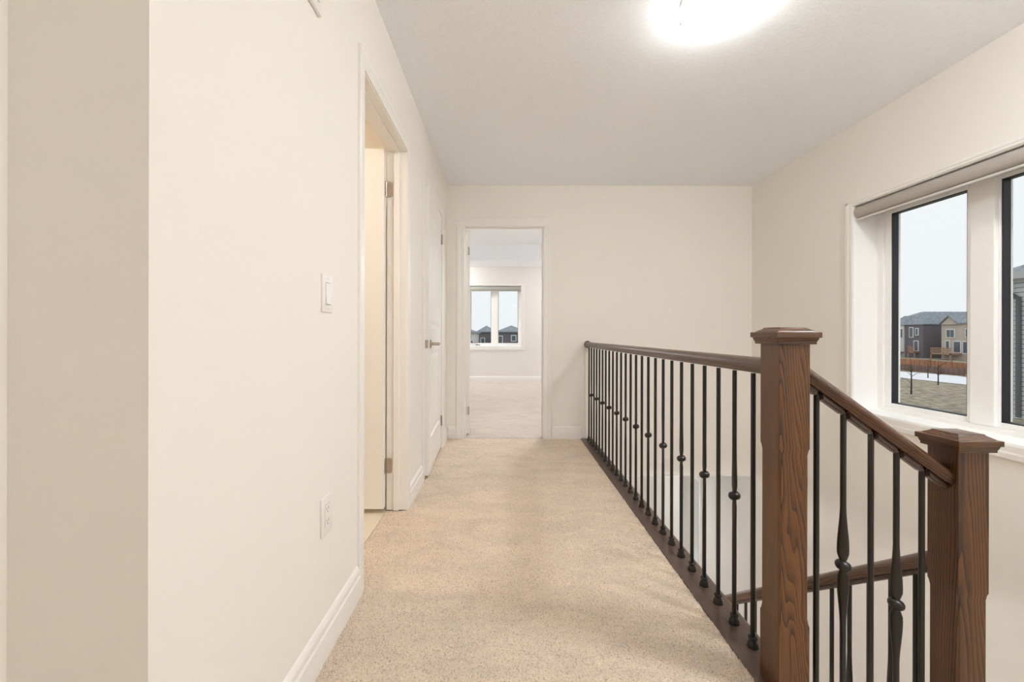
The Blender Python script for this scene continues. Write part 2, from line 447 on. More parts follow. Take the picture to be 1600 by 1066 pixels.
baseboard('baseboard_far.001', 'Y', YF, -1, D3[1]+0.084, XE-0.02, 'white baseboard between bedroom door and railing')
baseboard('baseboard_bedroom', 'Y', YB, -1, -1.8, 2.5, 'white baseboard under the bedroom window')

def casing_prof(w, t):  # u across width (0 = opening edge), v = projection
    return [(0, 0), (0, t*0.55), (w*0.12, t*0.75), (w*0.5, t*0.8), (w*0.62, t), (w*0.93, t), (w, t*0.8), (w, 0)]
def casing_x(bm, plane, s, y0, y1, z0, z1, w, t, wt=None):
    """frame round an opening on a plane X=plane, projecting s*t, mitred as three prisms"""
    wt = wt or w
    P = casing_prof(w, t); PT = casing_prof(wt, t)
    prism(bm, [(plane+s*v, y0-u) for u, v in P], 'Z', z0, z1)
    prism(bm, [(plane+s*v, y1+u) for u, v in P], 'Z', z0, z1)
    prism(bm, [(plane+s*v, z1+u) for u, v in PT], 'Y', y0-w, y1+w)
def casing_y(bm, plane, s, x0, x1, z0, z1, w, t):
    P = casing_prof(w, t)
    prism(bm, [(x0-u, plane+s*v) for u, v in P], 'Z', z0, z1)
    prism(bm, [(x1+u, plane+s*v) for u, v in P], 'Z', z0, z1)
    prism(bm, [(plane+s*v, z1+u) for u, v in P], 'X', x0-w, x1+w)

# ------------------------------------------------------------------ doors
def hinge(parent, x, y, z, leafdir, leaf2dir, h=0.085):
    """nickel butt hinge: knuckle at x,y; leaf directions are 2D unit vectors with thickness normal"""
    bm = bmesh.new()
    lathe(bm, [(0.0062, -h/2), (0.0062, h/2)], x, y, z, 10)
    for zz in (-h/2-0.003, h/2): lathe(bm, [(0.004, 0), (0.0048, 0.0015), (0.004, 0.003)], x, y, z+zz, 10)
    for zz in (-h/6, h/6): lathe(bm, [(0.0066, -0.0006), (0.0066, 0.0006)], x, y, z+zz, 10)
    o = obj('hinge', bm, M['nickel'], parent, smooth=40)
    for d in (leafdir, leaf2dir):
        (dx, dy), (nx, ny), L = d
        b = bmesh.new()
        r = 0.012; L0 = 0.004
        pts = [(L0, -h/2), (L-r, -h/2)] + [(L-r+r*math.sin(a), -h/2+r-r*math.cos(a)) for a in (0.4, 0.8, 1.2, PI/2)] \
            + [(L-r+r*math.cos(a), h/2-r+r*math.sin(a)) for a in (0, 0.4, 0.8, 1.2, PI/2)] + [(L0, h/2)]
        rings = []
        for t in (0.0, 0.0022):
            rings.append([(x+dx*u+nx*t, y+dy*u+ny*t, z+v) for u, v in pts])
        loft(b, rings)
        for u, v in ((L*0.5, h*0.32), (L*0.68, 0), (L*0.5, -h*0.32)):
            rr = []
            for t in (0.002, 0.0034):
                rr.append([(x+dx*(u+0.0032*math.cos(a*PI/4))+nx*t, y+dy*(u+0.0032*math.cos(a*PI/4))+ny*t, z+v+0.0032*math.sin(a*PI/4)) for a in range(8)])
            loft(b, rr)
        obj('hinge_leaf', b, M['nickel'], o, smooth=40)
    return o

def panel_door(bm, W, Hh, T, panels, both=True):
    """slab from x 0..W, y -T/2..T/2 with recessed moulded panels"""
    rec = 0.008
    xs = sorted({0, W} | {p[0] for p in panels} | {p[1] for p in panels})
    zs = sorted({0, Hh} | {p[2] for p in panels} | {p[3] for p in panels})
    for s in (-1, 1):
        y = s*T/2
        for xa, xb in zip(xs, xs[1:]):
            for za, zb in zip(zs, zs[1:]):
                isp = any(abs(xa-p[0]) < 1e-6 and abs(xb-p[1]) < 1e-6 and za >= p[2]-1e-6 and zb <= p[3]+1e-6 for p in panels)
                if not isp:
                    vs = [bm.verts.new(q) for q in ((xa, y, za), (xb, y, za), (xb, y, zb), (xa, y, zb))]
                    bm.faces.new(vs if s < 0 else vs[::-1])
        for x0, x1, z0, z1 in panels:
            prev = None
            for ins, dep in ((0, 0), (0.008, rec), (0.028, rec), (0.05, rec*0.25), (0.055, rec*0.2)):
                yy = y - s*dep
                cur = [bm.verts.new(q) for q in ((x0+ins, yy, z0+ins), (x1-ins, yy, z0+ins), (x1-ins, yy, z1-ins), (x0+ins, yy, z1-ins))]
                if prev:
                    for i in range(4):
                        j = (i+1) % 4
                        bm.faces.new((prev[i], prev[j], cur[j], cur[i]) if s < 0 else (cur[i], cur[j], prev[j], prev[i]))
                prev = cur
            bm.faces.new(prev if s < 0 else prev[::-1])
    # edges
    for a, b_ in (((0, 0), (W, 0)), ((W, 0), (W, Hh)), ((W, Hh), (0, Hh)), ((0, Hh), (0, 0))):
        bm.faces.new([bm.verts.new(q) for q in ((a[0], -T/2, a[1]), (a[0], T/2, a[1]), (b_[0], T/2, b_[1]), (b_[0], -T/2, b_[1]))])
    bmesh.ops.remove_doubles(bm, verts=bm.verts[:], dist=1e-5)
    bmesh.ops.recalc_face_normals(bm, faces=bm.faces[:])

def lever(parent, W, T, z, s, flip=1):
    bm = bmesh.new()
    xx = W-0.062
    b2 = bmesh.new(); lathe(b2, [(0.031, 0), (0.032, 0.004), (0.028, 0.009), (0.012, 0.012), (0.011, 0.045), (0.0125, 0.05), (0.0125, 0.062), (0.009, 0.066)], seg=20)
    merge(bm, b2, Matrix.Translation((xx, s*T/2, z)) @ Matrix.Rotation(-s*PI/2, 4, 'X'))
    y = s*(T/2+0.056)
    tube(bm, [(xx, y, z), (xx-0.03, y, z), (xx-0.075, y+s*0.002, z), (xx-0.115, y-s*0.004, z)], [0.0115, 0.0105, 0.0095, 0.009], 10)
    return obj('door_handle', bm, M['nickel'], parent, smooth=45)

PAN = lambda W: [(0.11, W-0.11, 0.24, 0.86), (0.11, W-0.11, 1.03, 1.92)]
# door 1: bathroom, open inwards against the bathroom side
d = empty('door_1', (XL, (D1[0]+D1[1])/2, 0)); tag(d, 'white bathroom door standing open in the nearest left doorway', 'door', kind='structure')
def L(dd, x, y, z): return (x-dd.location.x, y-dd.location.y, z-dd.location.z)
def build_jamb_x(dd, y0, y1, stopx):
    ox, oy = dd.location.x, dd.location.y
    bm = bmesh.new()
    for a, b in ((y0-0.015, y0), (y1, y1+0.015)):
        box(bm, XLo-0.001-ox, XL+0.001-ox, a-oy, b-oy, 0, DH)
    box(bm, XLo-0.001-ox, XL+0.001-ox, y0-0.015-oy, y1+0.015-oy, DH, DH+0.015)
    # stops
    sx0, sx1 = stopx
    box(bm, sx0-ox, sx1-ox, y0-oy, y0+0.010-oy, 0, DH); box(bm, sx0-ox, sx1-ox, y1-0.010-oy, y1-oy, 0, DH)
    box(bm, sx0-ox, sx1-ox, y0+0.010-oy, y1-0.010-oy, DH-0.010, DH)
    obj('jamb', bm, M['trim'], dd, bevel=0.0015)
    bm = bmesh.new()
    casing_x(bm, XL-ox, 1, y0-0.003-oy, y1+0.003-oy, -0.004, DH+0.004, CW, CT, 0.066)
    obj('casing', bm, M['trim'], dd)
build_jamb_x(d, D1[0], D1[1], (XLo+0.040, XLo+0.072))
s1 = empty('door_panel', L(d, XLo-0.004, D1[1]-0.018-0.004, 0.018)); s1.parent = d; s1.rotation_euler = (0, 0, PI-0.012)
DW = D1[1]-D1[0]-0.008
bm = bmesh.new(); panel_door(bm, DW, 2.018, 0.035, PAN(DW)); me_off = 0.0
bmesh.ops.translate(bm, vec=(0.0, 0, 0), verts=bm.verts)
s1_mesh = bpy.data.meshes.new('door_leaf'); 
bpy.data.objects.remove(s1)
leaf = obj('door_leaf', bm, M['door'], d, bevel=0.001)
leaf.location = L(d, XLo-0.006, D1[1]-0.0225, 0.022); leaf.rotation_euler = (0, 0, PI-0.010)
lever(leaf, DW, 0.035, 0.91, 1); lever(leaf, DW, 0.035, 0.91, -1)
for z in (1.824, 0.254):
    hinge(d, XLo-0.006-d.location.x, D1[1]+0.0-0.003-d.location.y, z, ((1, 0), (0, -1), 0.036), ((0, -1), (1, 0), 0.022))

# door 2: closet, ajar into the corridor
d = empty('door_2', (XL, (D2[0]+D2[1])/2, 0)); tag(d, 'white two-panel closet door standing slightly ajar on the left', 'door', kind='structure')
build_jamb_x(d, D2[0], D2[1], (XLo+0.035, XLo+0.067))
ANG = math.radians(2.6)
DW2 = D2[1]-D2[0]-0.008
bm = bmesh.new(); panel_door(bm, DW2, 2.018, 0.035, PAN(DW2))
leaf = obj('door_leaf', bm, M['door'], d, bevel=0.001)
leaf.location = L(d, XL-0.0185, D2[1]-0.004, 0.018); leaf.rotation_euler = (0, 0, -PI/2+ANG)
lever(leaf, DW2, 0.035, 0.915, 1)
bm = bmesh.new(); bevbox(bm, DW2-0.001, DW2+0.0016, -0.0125, 0.0125, 0.915-0.029, 0.915+0.029, 0.001)
box(bm, DW2+0.0015, DW2+0.008, -0.006, 0.006, 0.905, 0.925)
obj('latch_plate', bm, M['nickel'], leaf)
for z in (1.836, 0.243):
    hinge(d, XL+0.006-d.location.x, D2[1]-0.002-d.location.y, z, ((-1, 0), (0, -1), 0.03), ((0, -1), (1, 0), 0.012))

# door 3: bedroom, open inwards to the left
d = empty('door_3', ((D3[0]+D3[1])/2, YF, 0)); tag(d, 'white bedroom door folded back inside the far doorway', 'door', kind='structure')
ox, oy = d.location.x, d.location.y
bm = bmesh.new()
for a, b in ((D3[0]-0.015, D3[0]), (D3[1], D3[1]+0.015)): box(bm, a-ox, b-ox, -0.001, YFo-YF+0.001, 0, DH)
box(bm, D3[0]-0.015-ox, D3[1]+0.015-ox, -0.001, YFo-YF+0.001, DH, DH+0.015)
box(bm, D3[0]-ox, D3[0]+0.010-ox, 0.042, 0.072, 0, DH); box(bm, D3[1]-0.010-ox, D3[1]-ox, 0.042, 0.072, 0, DH)
box(bm, D3[0]+0.01-ox, D3[1]-0.010-ox, 0.042, 0.072, DH-0.010, DH)
obj('jamb', bm, M['trim'], d, bevel=0.0015)
bm = bmesh.new()
casing_y(bm, 0, -1, D3[0]-0.003-ox, D3[1]+0.003-ox, -0.004, DH+0.004, 0.078, CT)
obj('casing', bm, M['trim'], d)
DW3 = D3[1]-D3[0]-0.008
bm = bmesh.new(); panel_door(bm, DW3, 2.018, 0.035, PAN(DW3))
leaf = obj('door_leaf', bm, M['door'], d, bevel=0.001)
leaf.location = (D3[0]+0.0225-ox, YFo-YF+0.006, 0.018); leaf.rotation_euler = (0, 0, math.radians(95.5))
lever(leaf, DW3, 0.035, 0.91, 1)
for z in (1.83, 0.243):
    hinge(d, D3[0]+0.003-ox, YFo-YF+0.008, z, ((0, -1), (1, 0), 0.036), ((1, 0), (0, -1), 0.032))

# ------------------------------------------------------------------ windows (local x along wall, y outwards, z up)
def make_window(name, loc, rz, W, Hh, depth, label, cw=0.055, fr=0.087, mull=0.145, blindmat='blind', cords=True):
    d = empty(name, loc, rz); tag(d, label, 'window', kind='structure')
    w = W/2
    # white liner of the reveal
    bm = bmesh.new()
    for s in (-1, 1): box(bm, s*(w-0.004), s*w, 0, depth, 0, Hh)
    box(bm, -w, w, 0, depth, Hh-0.004, Hh)
    obj('reveal_liner', bm, M['vinyl'], d)
    bm = bmesh.new()
    bevbox(bm, -w-0.0, w+0.0, -0.004, depth, -0.002, 0.006, 0.002)
    obj('window_sill', bm, M['vinyl'], d)
    bm = bmesh.new()
    P = casing_prof(cw, 0.012)
    for s in (-1, 1): prism(bm, [(s*(w+u), -v) for u, v in P], 'Z', -0.075, Hh+0.03)
    prism(bm, [(-v, Hh+u*0.55) for u, v in P], 'X', -w-cw, w+cw)
    prism(bm, [(-v, -u*1.35) for u, v in P], 'X', -w, w)
    obj('casing', bm, M['trim'], d)
    # frame
    bm = bmesh.new()
    y0, y1 = depth, depth+0.085
    o1 = 0.045
    bevbox(bm, -w, -w+o1, y0, y1, 0, Hh, 0.003); bevbox(bm, w-o1, w, y0, y1, 0, Hh, 0.003)
    bevbox(bm, -w+o1, w-o1, y0, y1, 0, 0.035, 0.003); bevbox(bm, -w+o1, w-o1, y0, y1, Hh-0.045, Hh, 0.003)
    bevbox(bm, -mull/2+0.03, mull/2-0.03+0.03, y0-0.004, y1, 0.035, Hh-0.045, 0.004)
    obj('window_frame', bm, M['vinyl'], d)
    inner = [(-w+o1, -mull/2+0.03), (mull/2, w-o1)]
    for i, (a, b) in enumerate(inner):
        st = fr-o1; za, zb = 0.035, Hh-0.045
        stl = 0.03 if i == 0 else 0.0
        ga, gb = (a+st, -mull/2) if i == 0 else (mull/2+0.012, w-fr)
        gz0, gz1 = 0.062, Hh-0.075
        bm = bmesh.new()
        ya = y0+0.014
        bevbox(bm, a, ga, ya, y1-0.005, za, zb, 0.003); bevbox(bm, gb, b, ya, y1-0.005, za, zb, 0.003)
        bevbox(bm, ga, gb, ya, y1-0.005, za, gz0, 0.003); bevbox(bm, ga, gb, ya, y1-0.005, gz1, zb, 0.003)
        sash = obj('sash', bm, M['vinyl'], d)
        bm = bmesh.new(); g = 0.010
        yg0, yg1 = y0+0.020, y0+0.060
        box(bm, ga, ga+g*0.6, yg0, yg1, gz0, gz1); box(bm, gb-g*0.6, gb, yg0, yg1, gz0, gz1)
        box(bm, ga, gb, yg0, yg1, gz0, gz0+g*0.5); box(bm, ga, gb, yg0, yg1, gz1-g*0.5, gz1)
        obj('gasket', bm, M['gasket'], sash)
        bm = bmesh.new(); box(bm, ga, gb, y0+0.046, y0+0.050, gz0, gz1)
        obj('pane', bm, M['glass'], sash)
    return d
make_window('window_1', (XR, (W1[0]+W1[1])/2, W1[2]), -PI/2, W1[1]-W1[0], W1[3]-W1[2], 0.163, 'wide white two-pane window above the stairs on the right')
w2 = make_window('window_2', ((W2[0]+W2[1])/2, YB, W2[2]), 0, W2[1]-W2[0], W2[3]-W2[2], 0.10, 'white two-pane bedroom window seen through the far doorway', cw=0.065, fr=0.065, mull=0.145)
bm = bmesh.new()
bevbox(bm, -0.40, -0.33, 0.07, 0.10, 0.016, 0.030, 0.004); tube(bm, [(-0.36, 0.07, 0.025), (-0.33, 0.05, 0.022), (-0.30, 0.045, 0.02)], 0.005)
obj('crank_handle', bm, M['slot'], w2, smooth=40)
# lower storey window on the right wall
d = empty('window_3', (XR, (LW[0]+LW[1])/2, LW[2]), -PI/2); tag(d, 'narrow bright window on the lower storey seen between balusters', 'window', kind='structure')
w = (LW[1]-LW[0])/2; hh = LW[3]-LW[2]
bm = bmesh.new()
P = casing_prof(0.06, 0.012)
for s in (-1, 1): prism(bm, [(s*(w+u), -v) for u, v in P], 'Z', -0.06, hh+0.06)
prism(bm, [(-v, hh+u) for u, v in P], 'X', -w, w); prism(bm, [(-v, -u) for u, v in P], 'X', -w, w)
obj('casing', bm, M['trim'], d)
bm = bmesh.new()
for s in (-1, 1): box(bm, s*(w-0.05), s*w, 0.12, 0.2, 0, hh)
box(bm, -w+0.05, w-0.05, 0.12, 0.2, 0, 0.05); box(bm, -w+0.05, w-0.05, 0.12, 0.2, hh-0.05, hh)
obj('window_frame', bm, M['vinyl'], d, bevel=0.003)
bm = bmesh.new(); box(bm, -w+0.05, w-0.05, 0.16, 0.164, 0.05, hh-0.05)
obj('pane', bm, M['glass'], d)

# ------------------------------------------------------------------ roller blinds (cassettes inside the openings)
def blind(loc, rz, W, hgt, dep, mat, label, y0=-0.006):
    d = empty('roller_blind', loc, rz); tag(d, label, 'blind')
    w = W/2-0.006
    bm = bmesh.new()
    prof = []
    for k in range(9):
        a = PI/2 + PI*k/8
        prof.append((y0+hgt*0.36+math.cos(a)*hgt*0.36, hgt/2+math.sin(a)*hgt/2))
    prof += [(y0+dep, 0.0), (y0+dep, hgt)]
    prism(bm, prof, 'X', -w+0.004, w-0.004)
    obj('cassette', bm, M[mat], d, smooth=50)
    pr2 = [(y0+hgt*0.36+(u-y0-hgt*0.36)*1.03, hgt/2+(v-hgt/2)*1.03) for u, v in prof]
    for a in (-w, w-0.005):
        bm = bmesh.new(); prism(bm, pr2, 'X', a, a+0.005)
        obj('end_cap', bm, M['alu'], d, smooth=50)
    bm = bmesh.new()
    bevbox(bm, -w+0.008, w-0.008, y0+0.012, y0+0.030, -0.012, -0.0005, 0.003)
    obj('bottom_rail', bm, M['alu'], d)
    return d
blind((XR, (W1[0]+W1[1])/2, W1[3]-0.090), -PI/2, W1[1]-W1[0]-0.004, 0.083, 0.075, 'blind', 'beige roller blind cassette across the top of the right window')
blind(((W2[0]+W2[1])/2, YB, W2[3]-0.105), 0, W2[1]-W2[0]-0.004, 0.095, 0.08, 'blindgrey', 'grey roller blind rolled up on the bedroom window')

# ------------------------------------------------------------------ handrails
RPROF = [(-0.024, 0.0), (-0.0255, 0.007), (-0.0275, 0.012), (-0.0315, 0.018), (-0.0322, 0.026), (-0.029, 0.034), (-0.022, 0.0405), (-0.011, 0.0445), (0, 0.0455),
         (0.011, 0.0445), (0.022, 0.0405), (0.029, 0.034), (0.0322, 0.026), (0.0315, 0.018), (0.0275, 0.012), (0.0255, 0.007), (0.024, 0.0)]
def rail(bm, p0, p1, prof, side):
    """profile swept from p0 to p1 (bottom centre points), side = horizontal unit vector"""
    p0, p1, side = Vector(p0), Vector(p1), Vector(side)
    s = (p1-p0); vs = math.hypot(s.x, s.y)/s.length
    rings = [[tuple(p + side*u + Vector((0, 0, v/vs))) for u, v in prof] for p in (p0, p1)]
    loft(bm, rings)
FILL = [(-0.015, -0.010), (-0.015, -0.004), (-0.012, -0.003), (-0.012, 0.001), (0.012, 0.001), (0.012, -0.003), (0.015, -0.004), (0.015, -0.010), (0.010, -0.010), (0.009, -0.013), (-0.009, -0.013), (-0.010, -0.010)]

# ------------------------------------------------------------------ balusters
BR = 0.0074
KZ = 0.442
def baluster_plain(h):
    bm = bmesh.new(); lathe(bm, [(BR, 0), (BR, h*0.5), (BR, h)], seg=12); return bm
def baluster_spoon(h, spoon_only=False):
    bm = bmesh.new(); rings = []; seg = 14
    zs = [0.0, KZ-0.185]
    n = 14
    zs += [KZ-0.175+0.165*i/n for i in range(n+1)] + [KZ] + [KZ+0.010+0.165*i/n for i in range(n+1)] + [KZ+0.185, h]
    for z in zs:
        dk = abs(z-KZ)
        if dk < 0.008: a = b = BR*0.95; tw = 0
        elif dk > 0.18: a = b = BR; tw = 0
        else:
            t = (dk-0.010)/0.165
            prof = math.sin(PI*min(1, t/0.18)/2) if t < 0.18 else (0.5+0.5*math.cos(PI*(t-0.18)/0.82))
            base = BR*(0.9 if t < 0.1 else 1)
            a = base+0.0072*prof; b = base+0.0003*prof - 0.0012*prof
            tw = 0.10
        s = 1 if z > KZ else -1
        ang = tw*s
        rings.append([(a*math.cos(q)*math.cos(ang)-b*math.sin(q)*math.sin(ang), a*math.cos(q)*math.sin(ang)+b*math.sin(q)*math.cos(ang), z) for q in [2*PI*i/seg for i in range(seg)]])
    loft(bm, rings); return bm
def collar_bm():
    bm = bmesh.new()
    b2 = bmesh.new(); lathe(b2, [(0.008, -0.0135), (0.013, -0.0125), (0.0175, -0.008), (0.0198, -0.002), (0.0198, 0.002), (0.0175, 0.008), (0.013, 0.0125), (0.008, 0.0135)], seg=18)
    merge(bm, b2, Matrix.Translation((0, 0, KZ)) @ Matrix.Rotation(0.30, 4, 'Y') @ Matrix.Rotation(-0.15, 4, 'X'))
    return bm
def shoe_bm():
    bm = bmesh.new()
    lathe(bm, [(0.0175, 0.0), (0.0175, 0.004), (0.0155, 0.012), (0.0115, 0.021), (0.0105, 0.024), (0.0135, 0.027), (0.0145, 0.030), (0.0130, 0.033), (0.0095, 0.0345)], seg=18)
    return bm
BH = 0.877
PROTO = {}
def proto_baluster(kind, parent, loc):
    """first use builds the meshes, later uses copy object by object"""
    if kind not in PROTO:
        bm = baluster_plain(BH) if kind == 'plain' else baluster_spoon(BH)
        o = obj('baluster', bm, M['iron'], parent, smooth=60, loc=loc)
        obj('shoe', shoe_bm(), M['iron'], o, smooth=35)
        if kind == 'spoon': obj('knuckle', collar_bm(), M['iron'], o, smooth=50)
        PROTO[kind] = o
        return o
    c = copy_tree(PROTO[kind], parent); c.location = loc
    return c

# level guard along the corridor
g = empty('railing', (RX, 1.2285, 0)); tag(g, 'long level railing with dark iron balusters beside the carpet', 'railing')
RZ = 0.8855
bm = bmesh.new(); rail(bm, (0, 0.0, RZ), (0, YF-0.018-1.2285, RZ), RPROF, (1, 0, 0))
hr = obj('handrail', bm, M['oakY'], g, smooth=40)
bm = bmesh.new()
b2 = bmesh.new(); lathe(b2, [(0.034, 0), (0.034, 0.007), (0.028, 0.014), (0.022, 0.016)], seg=24)
merge(bm, b2, Matrix.Translation((0, YF-0.001-1.2285, RZ+0.022)) @ Matrix.Rotation(PI/2, 4, 'X'))
obj('rosette', bm, M['oakY'], hr, smooth=40)
bm = bmesh.new(); rail(bm, (0, 0.0, RZ+0.004), (0, YF-0.02-1.2285, RZ+0.004), [(-0.011, -0.008), (-0.011, 0), (0.011, 0), (0.011, -0.008)], (1, 0, 0))
obj('fillet', bm, M['oakY'], hr)
for i in range(25):
    o = proto_baluster('spoon' if i % 2 else 'plain', g, (0, 1.3345+0.1085*i-1.2285, 0.001))
    o.rotation_euler = (0, 0, PI/2+random.uniform(-0.25, 0.15) if i % 2 else 0)

# stair rail between the two newel posts (descends to the right)
NY = 1.186; HW = 0.0425
N1X, N2X = RX, 1.290
g = empty('railing', (N1X+HW, NY, 0)); tag(g, 'short sloping railing between the two oak newel posts', 'railing')
SL = -0.72
def zr(x): return 0.875+SL*(x-(N1X+HW))     # underside of handrail
x0, x1 = N1X+HW, N2X-HW
bm = bmesh.new(); rail(bm, (0, 0, zr(x0)), (x1-x0, 0, zr(x1)), [(u, v*0.86) for u, v in RPROF], (0, 1, 0))
hr = obj('handrail', bm, M['oakX'], g, smooth=40)
xs = [0.8885, 0.9650, 1.0437, 1.1167, 1.1890]
bm = bmesh.new()
ends = [x0]+[v for x in xs for v in (x-0.009, x+0.009)]+[x1]
for a, b in zip(ends[::2], ends[1::2]):
    rail(bm, (a-x0, 0, zr(a)), (b-x0, 0, zr(b)), FILL, (0, 1, 0))
obj('fillet', bm, M['oakBase'], hr)
for i, x in enumerate(xs):
    o = proto_baluster('spoon' if i % 2 else 'plain', g, (x-x0, 0, 0.344-KZ+SL*(x-0.965)))
    o.rotation_euler = (0, 0, [0, -0.62, 0, -0.72, 0][i])
bm = bmesh.new()
cz = lambda x: 0.344-KZ+SL*(x-0.965)
prism(bm, [(0, cz(x0)-0.3), (x1-x0, cz(x1)-0.3), (x1-x0, cz(x1)+0.0), (0, cz(x0)+0.0)], 'Y', -0.03, 0.03)
obj('curb', bm, M['trim'], g, bevel=0.003)

# lower flight rail (descends away from the camera)
g = empty('railing', (1.290, NY+HW, 0)); tag(g, 'lower railing descending away behind the right newel post', 'railing')
SL2 = -0.742
def zl(y): return 0.322+SL2*(y-(NY+HW))
y0, y1 = NY+HW, 3.60
bm = bmesh.new(); rail(bm, (0, 0, zl(y0)), (0, y1-y0, zl(y1)), [(u, v*0.9) for u, v in RPROF], (1, 0, 0))
hr = obj('handrail', bm, M['oakYl'], g, smooth=40)
ys = [1.3045+0.0835*i for i in range(27)]
bm = bmesh.new(); rail(bm, (0, 0, zl(y0)+0.001), (0, y1-y0, zl(y1)+0.001), FILL, (1, 0, 0))
obj('fillet', bm, M['oakBase'], hr)
for i, y in enumerate(ys):
    if y > y1-0.05: break
    proto_baluster('spoon' if i % 2 else 'plain', g, (0, y-y0, zl(y)-BH+0.005))
bm = bmesh.new()
prism(bm, [(0, zl(y0)-BH-0.30), (y1-y0, zl(y1)-BH-0.30), (y1-y0, zl(y1)-BH+0.012), (0, zl(y0)-BH+0.012)], 'X', -0.03, 0.03)
obj('curb', bm, M['trim'], g, bevel=0.003)

# ------------------------------------------------------------------ newel posts
def newel(loc, ztop, zup, zlow, zbot, mat, label, name='newel_post'):
    d = empty(name, loc); tag(d, label, 'newel post')
    z = ztop - loc[2]; b = -loc[2]
    bm = bmesh.new()
    h = HW
    zs = z-0.046
    c = 0.0065
    def ring(hh, ch, zz):
        k = hh-ch
        return [(-k, -hh, zz), (k, -hh, zz), (hh, -k, zz), (hh, k, zz), (k, hh, zz), (-k, hh, zz), (-hh, k, zz), (-hh, -k, zz)]
    e = 0.0012
    R = [ring(h, e, zbot+b), ring(h, e, zlow+b), ring(h-0.0006, 0.004, zlow+0.006+b), ring(h-0.0018, 0.0055, zlow+0.020+b),
         ring(h-0.0018, 0.0055, zup-0.020+b), ring(h-0.0006, 0.004, zup-0.006+b), ring(h, e, zup+b), ring(h, e, zs)]
    loft(bm, R)
    obj('post_shaft', bm, M[mat], d, smooth=25)
    bm = bmesh.new()
    H1 = 0.0615
    rect_rings(bm, [(h+0.0005, z-0.047), (h+0.0105, z-0.047), (h+0.0105, z-0.0405), (h+0.0120, z-0.038), (h+0.0135, z-0.0335), (H1-0.0045, z-0.0300), (H1-0.0035, z-0.0285),
                    (H1, z-0.0285), (H1, z-0.0145), (H1-0.0015, z-0.0135), (H1-0.009, z-0.0130), (H1-0.011, z-0.0105), (H1-0.018, z-0.0065), (H1-0.0235, z-0.0030), (H1-0.0245, z-0.0005), (H1-0.026, z), (0.004, z)])
    obj('post_cap', bm, M['oakCap'], d, smooth=20, bevel=0.0006)
    return d
newel((N1X, NY, 0), 1.022, 0.687, 0.195, -0.26, 'oakZ', 'tall brown oak newel post between level and sloping rails')
newel((N2X, NY, -0.38), 0.727, 0.290, -0.10, -0.38, 'oakZb', 'shorter brown oak newel post below the window, rightmost post')

# ------------------------------------------------------------------ stairs
bm = bmesh.new()
R_ = 0.19
box(bm, 0.84, 1.10, 0.0, 1.15, -0.6, -R_)
box(bm, 1.10, XR, 0.0, 1.23, -0.6, -2*R_)
k = 1
for k in range(1, 13):
    z = -2*R_-R_*k; ya = 1.23+0.256*(k-1)
    box(bm, 1.32, XR, ya-0.02, ya+0.256, z-0.03, z)
    box(bm, 1.32, XR, ya-0.001, ya+0.012, z-0.02, z+R_-0.002)
st = struct('floor_stairs', bm, M['carpet'], 'carpeted stairs descending beyond the newel posts', 'stairs')
bm = bmesh.new()
prism(bm, [(1.15, -0.40), (4.35, -0.40-0.742*3.2), (4.35, -0.62-0.742*3.2), (1.15, -0.62)], 'X', 1.325, 1.34)
struct('trim_3', bm, M['trim'], 'white stair stringer below the lower railing', 'trim')

# ------------------------------------------------------------------ wall fittings
def fitting(name, y, z, label, cat):
    d = empty(name, (XL, y, z)); tag(d, label, cat); return d
d = fitting('light_switch', 1.306, 1.127, 'white rocker light switch on the left wall before the doorway', 'light switch')
bm = bmesh.new(); bevbox(bm, 0, 0.0065, -0.036, 0.036, -0.059, 0.059, 0.0022, 3); obj('wall_plate', bm, M['plate'], d, smooth=40)
bm = bmesh.new(); box(bm, 0.0055, 0.0068, -0.0175, 0.0175, -0.0345, 0.0345); obj('recess', bm, M['slot'], d)
bm = bmesh.new(); prism(bm, [(0.006, -0.0335), (0.0072, -0.0335), (0.0074, 0.0), (0.0115, 0.0335), (0.006, 0.0335)], 'Y', -0.0165, 0.0165)
rk = obj('rocker', bm, M['plate'], d, bevel=0.0008)
rk.rotation_euler = (PI, 0, 0)
for zz in (0.0475, -0.0475): 
    bm = bmesh.new(); b2 = bmesh.new(); lathe(b2, [(0.003, 0), (0.003, 0.0012)], seg=10); merge(bm, b2, Matrix.Translation((0.006, 0, zz)) @ Matrix.Rotation(PI/2, 4, 'Y'))
    obj('screw', bm, M['alu'], d)
d = fitting('power_outlet', 1.304, 0.434, 'white power outlet low on the left wall', 'outlet')
bm = bmesh.new(); bevbox(bm, 0, 0.0065, -0.036, 0.036, -0.059, 0.059, 0.0022, 3); obj('wall_plate', bm, M['plate'], d, smooth=40)
bm = bmesh.new(); box(bm, 0.0055, 0.0066, -0.0172, 0.0172, -0.0342, 0.0342); obj('recess', bm, M['slot'], d)
bm = bmesh.new(); bevbox(bm, 0.006, 0.0078, -0.0165, 0.0165, -0.0335, 0.0335, 0.0008); obj('receptacle', bm, M['plate'], d)
for zz in (-0.019, 0.019):
    bm = bmesh.new(); box(bm, 0.0076, 0.0081, -0.0075, -0.0055, zz-0.001, zz+0.006); box(bm, 0.0076, 0.0081, 0.0055, 0.0075, zz-0.002, zz+0.007)
    b2 = bmesh.new(); lathe(b2, [(0.0024, 0), (0.0024, 0.0005)], seg=10); merge(bm, b2, Matrix.Translation((0.0076, 0, zz-0.008)) @ Matrix.Rotation(PI/2, 4, 'Y'))
    obj('socket_slots', bm, M['slot'], d)
d = fitting('wall_mounted_plate', 1.14, 2.03, 'white cover plate high on the left wall above the switch', 'wall plate')
bm = bmesh.new(); bevbox(bm, 0, 0.012, -0.11, 0.11, -0.08, 0.08, 0.003, 2); obj('wall_plate', bm, M['plate'], d, smooth=40)
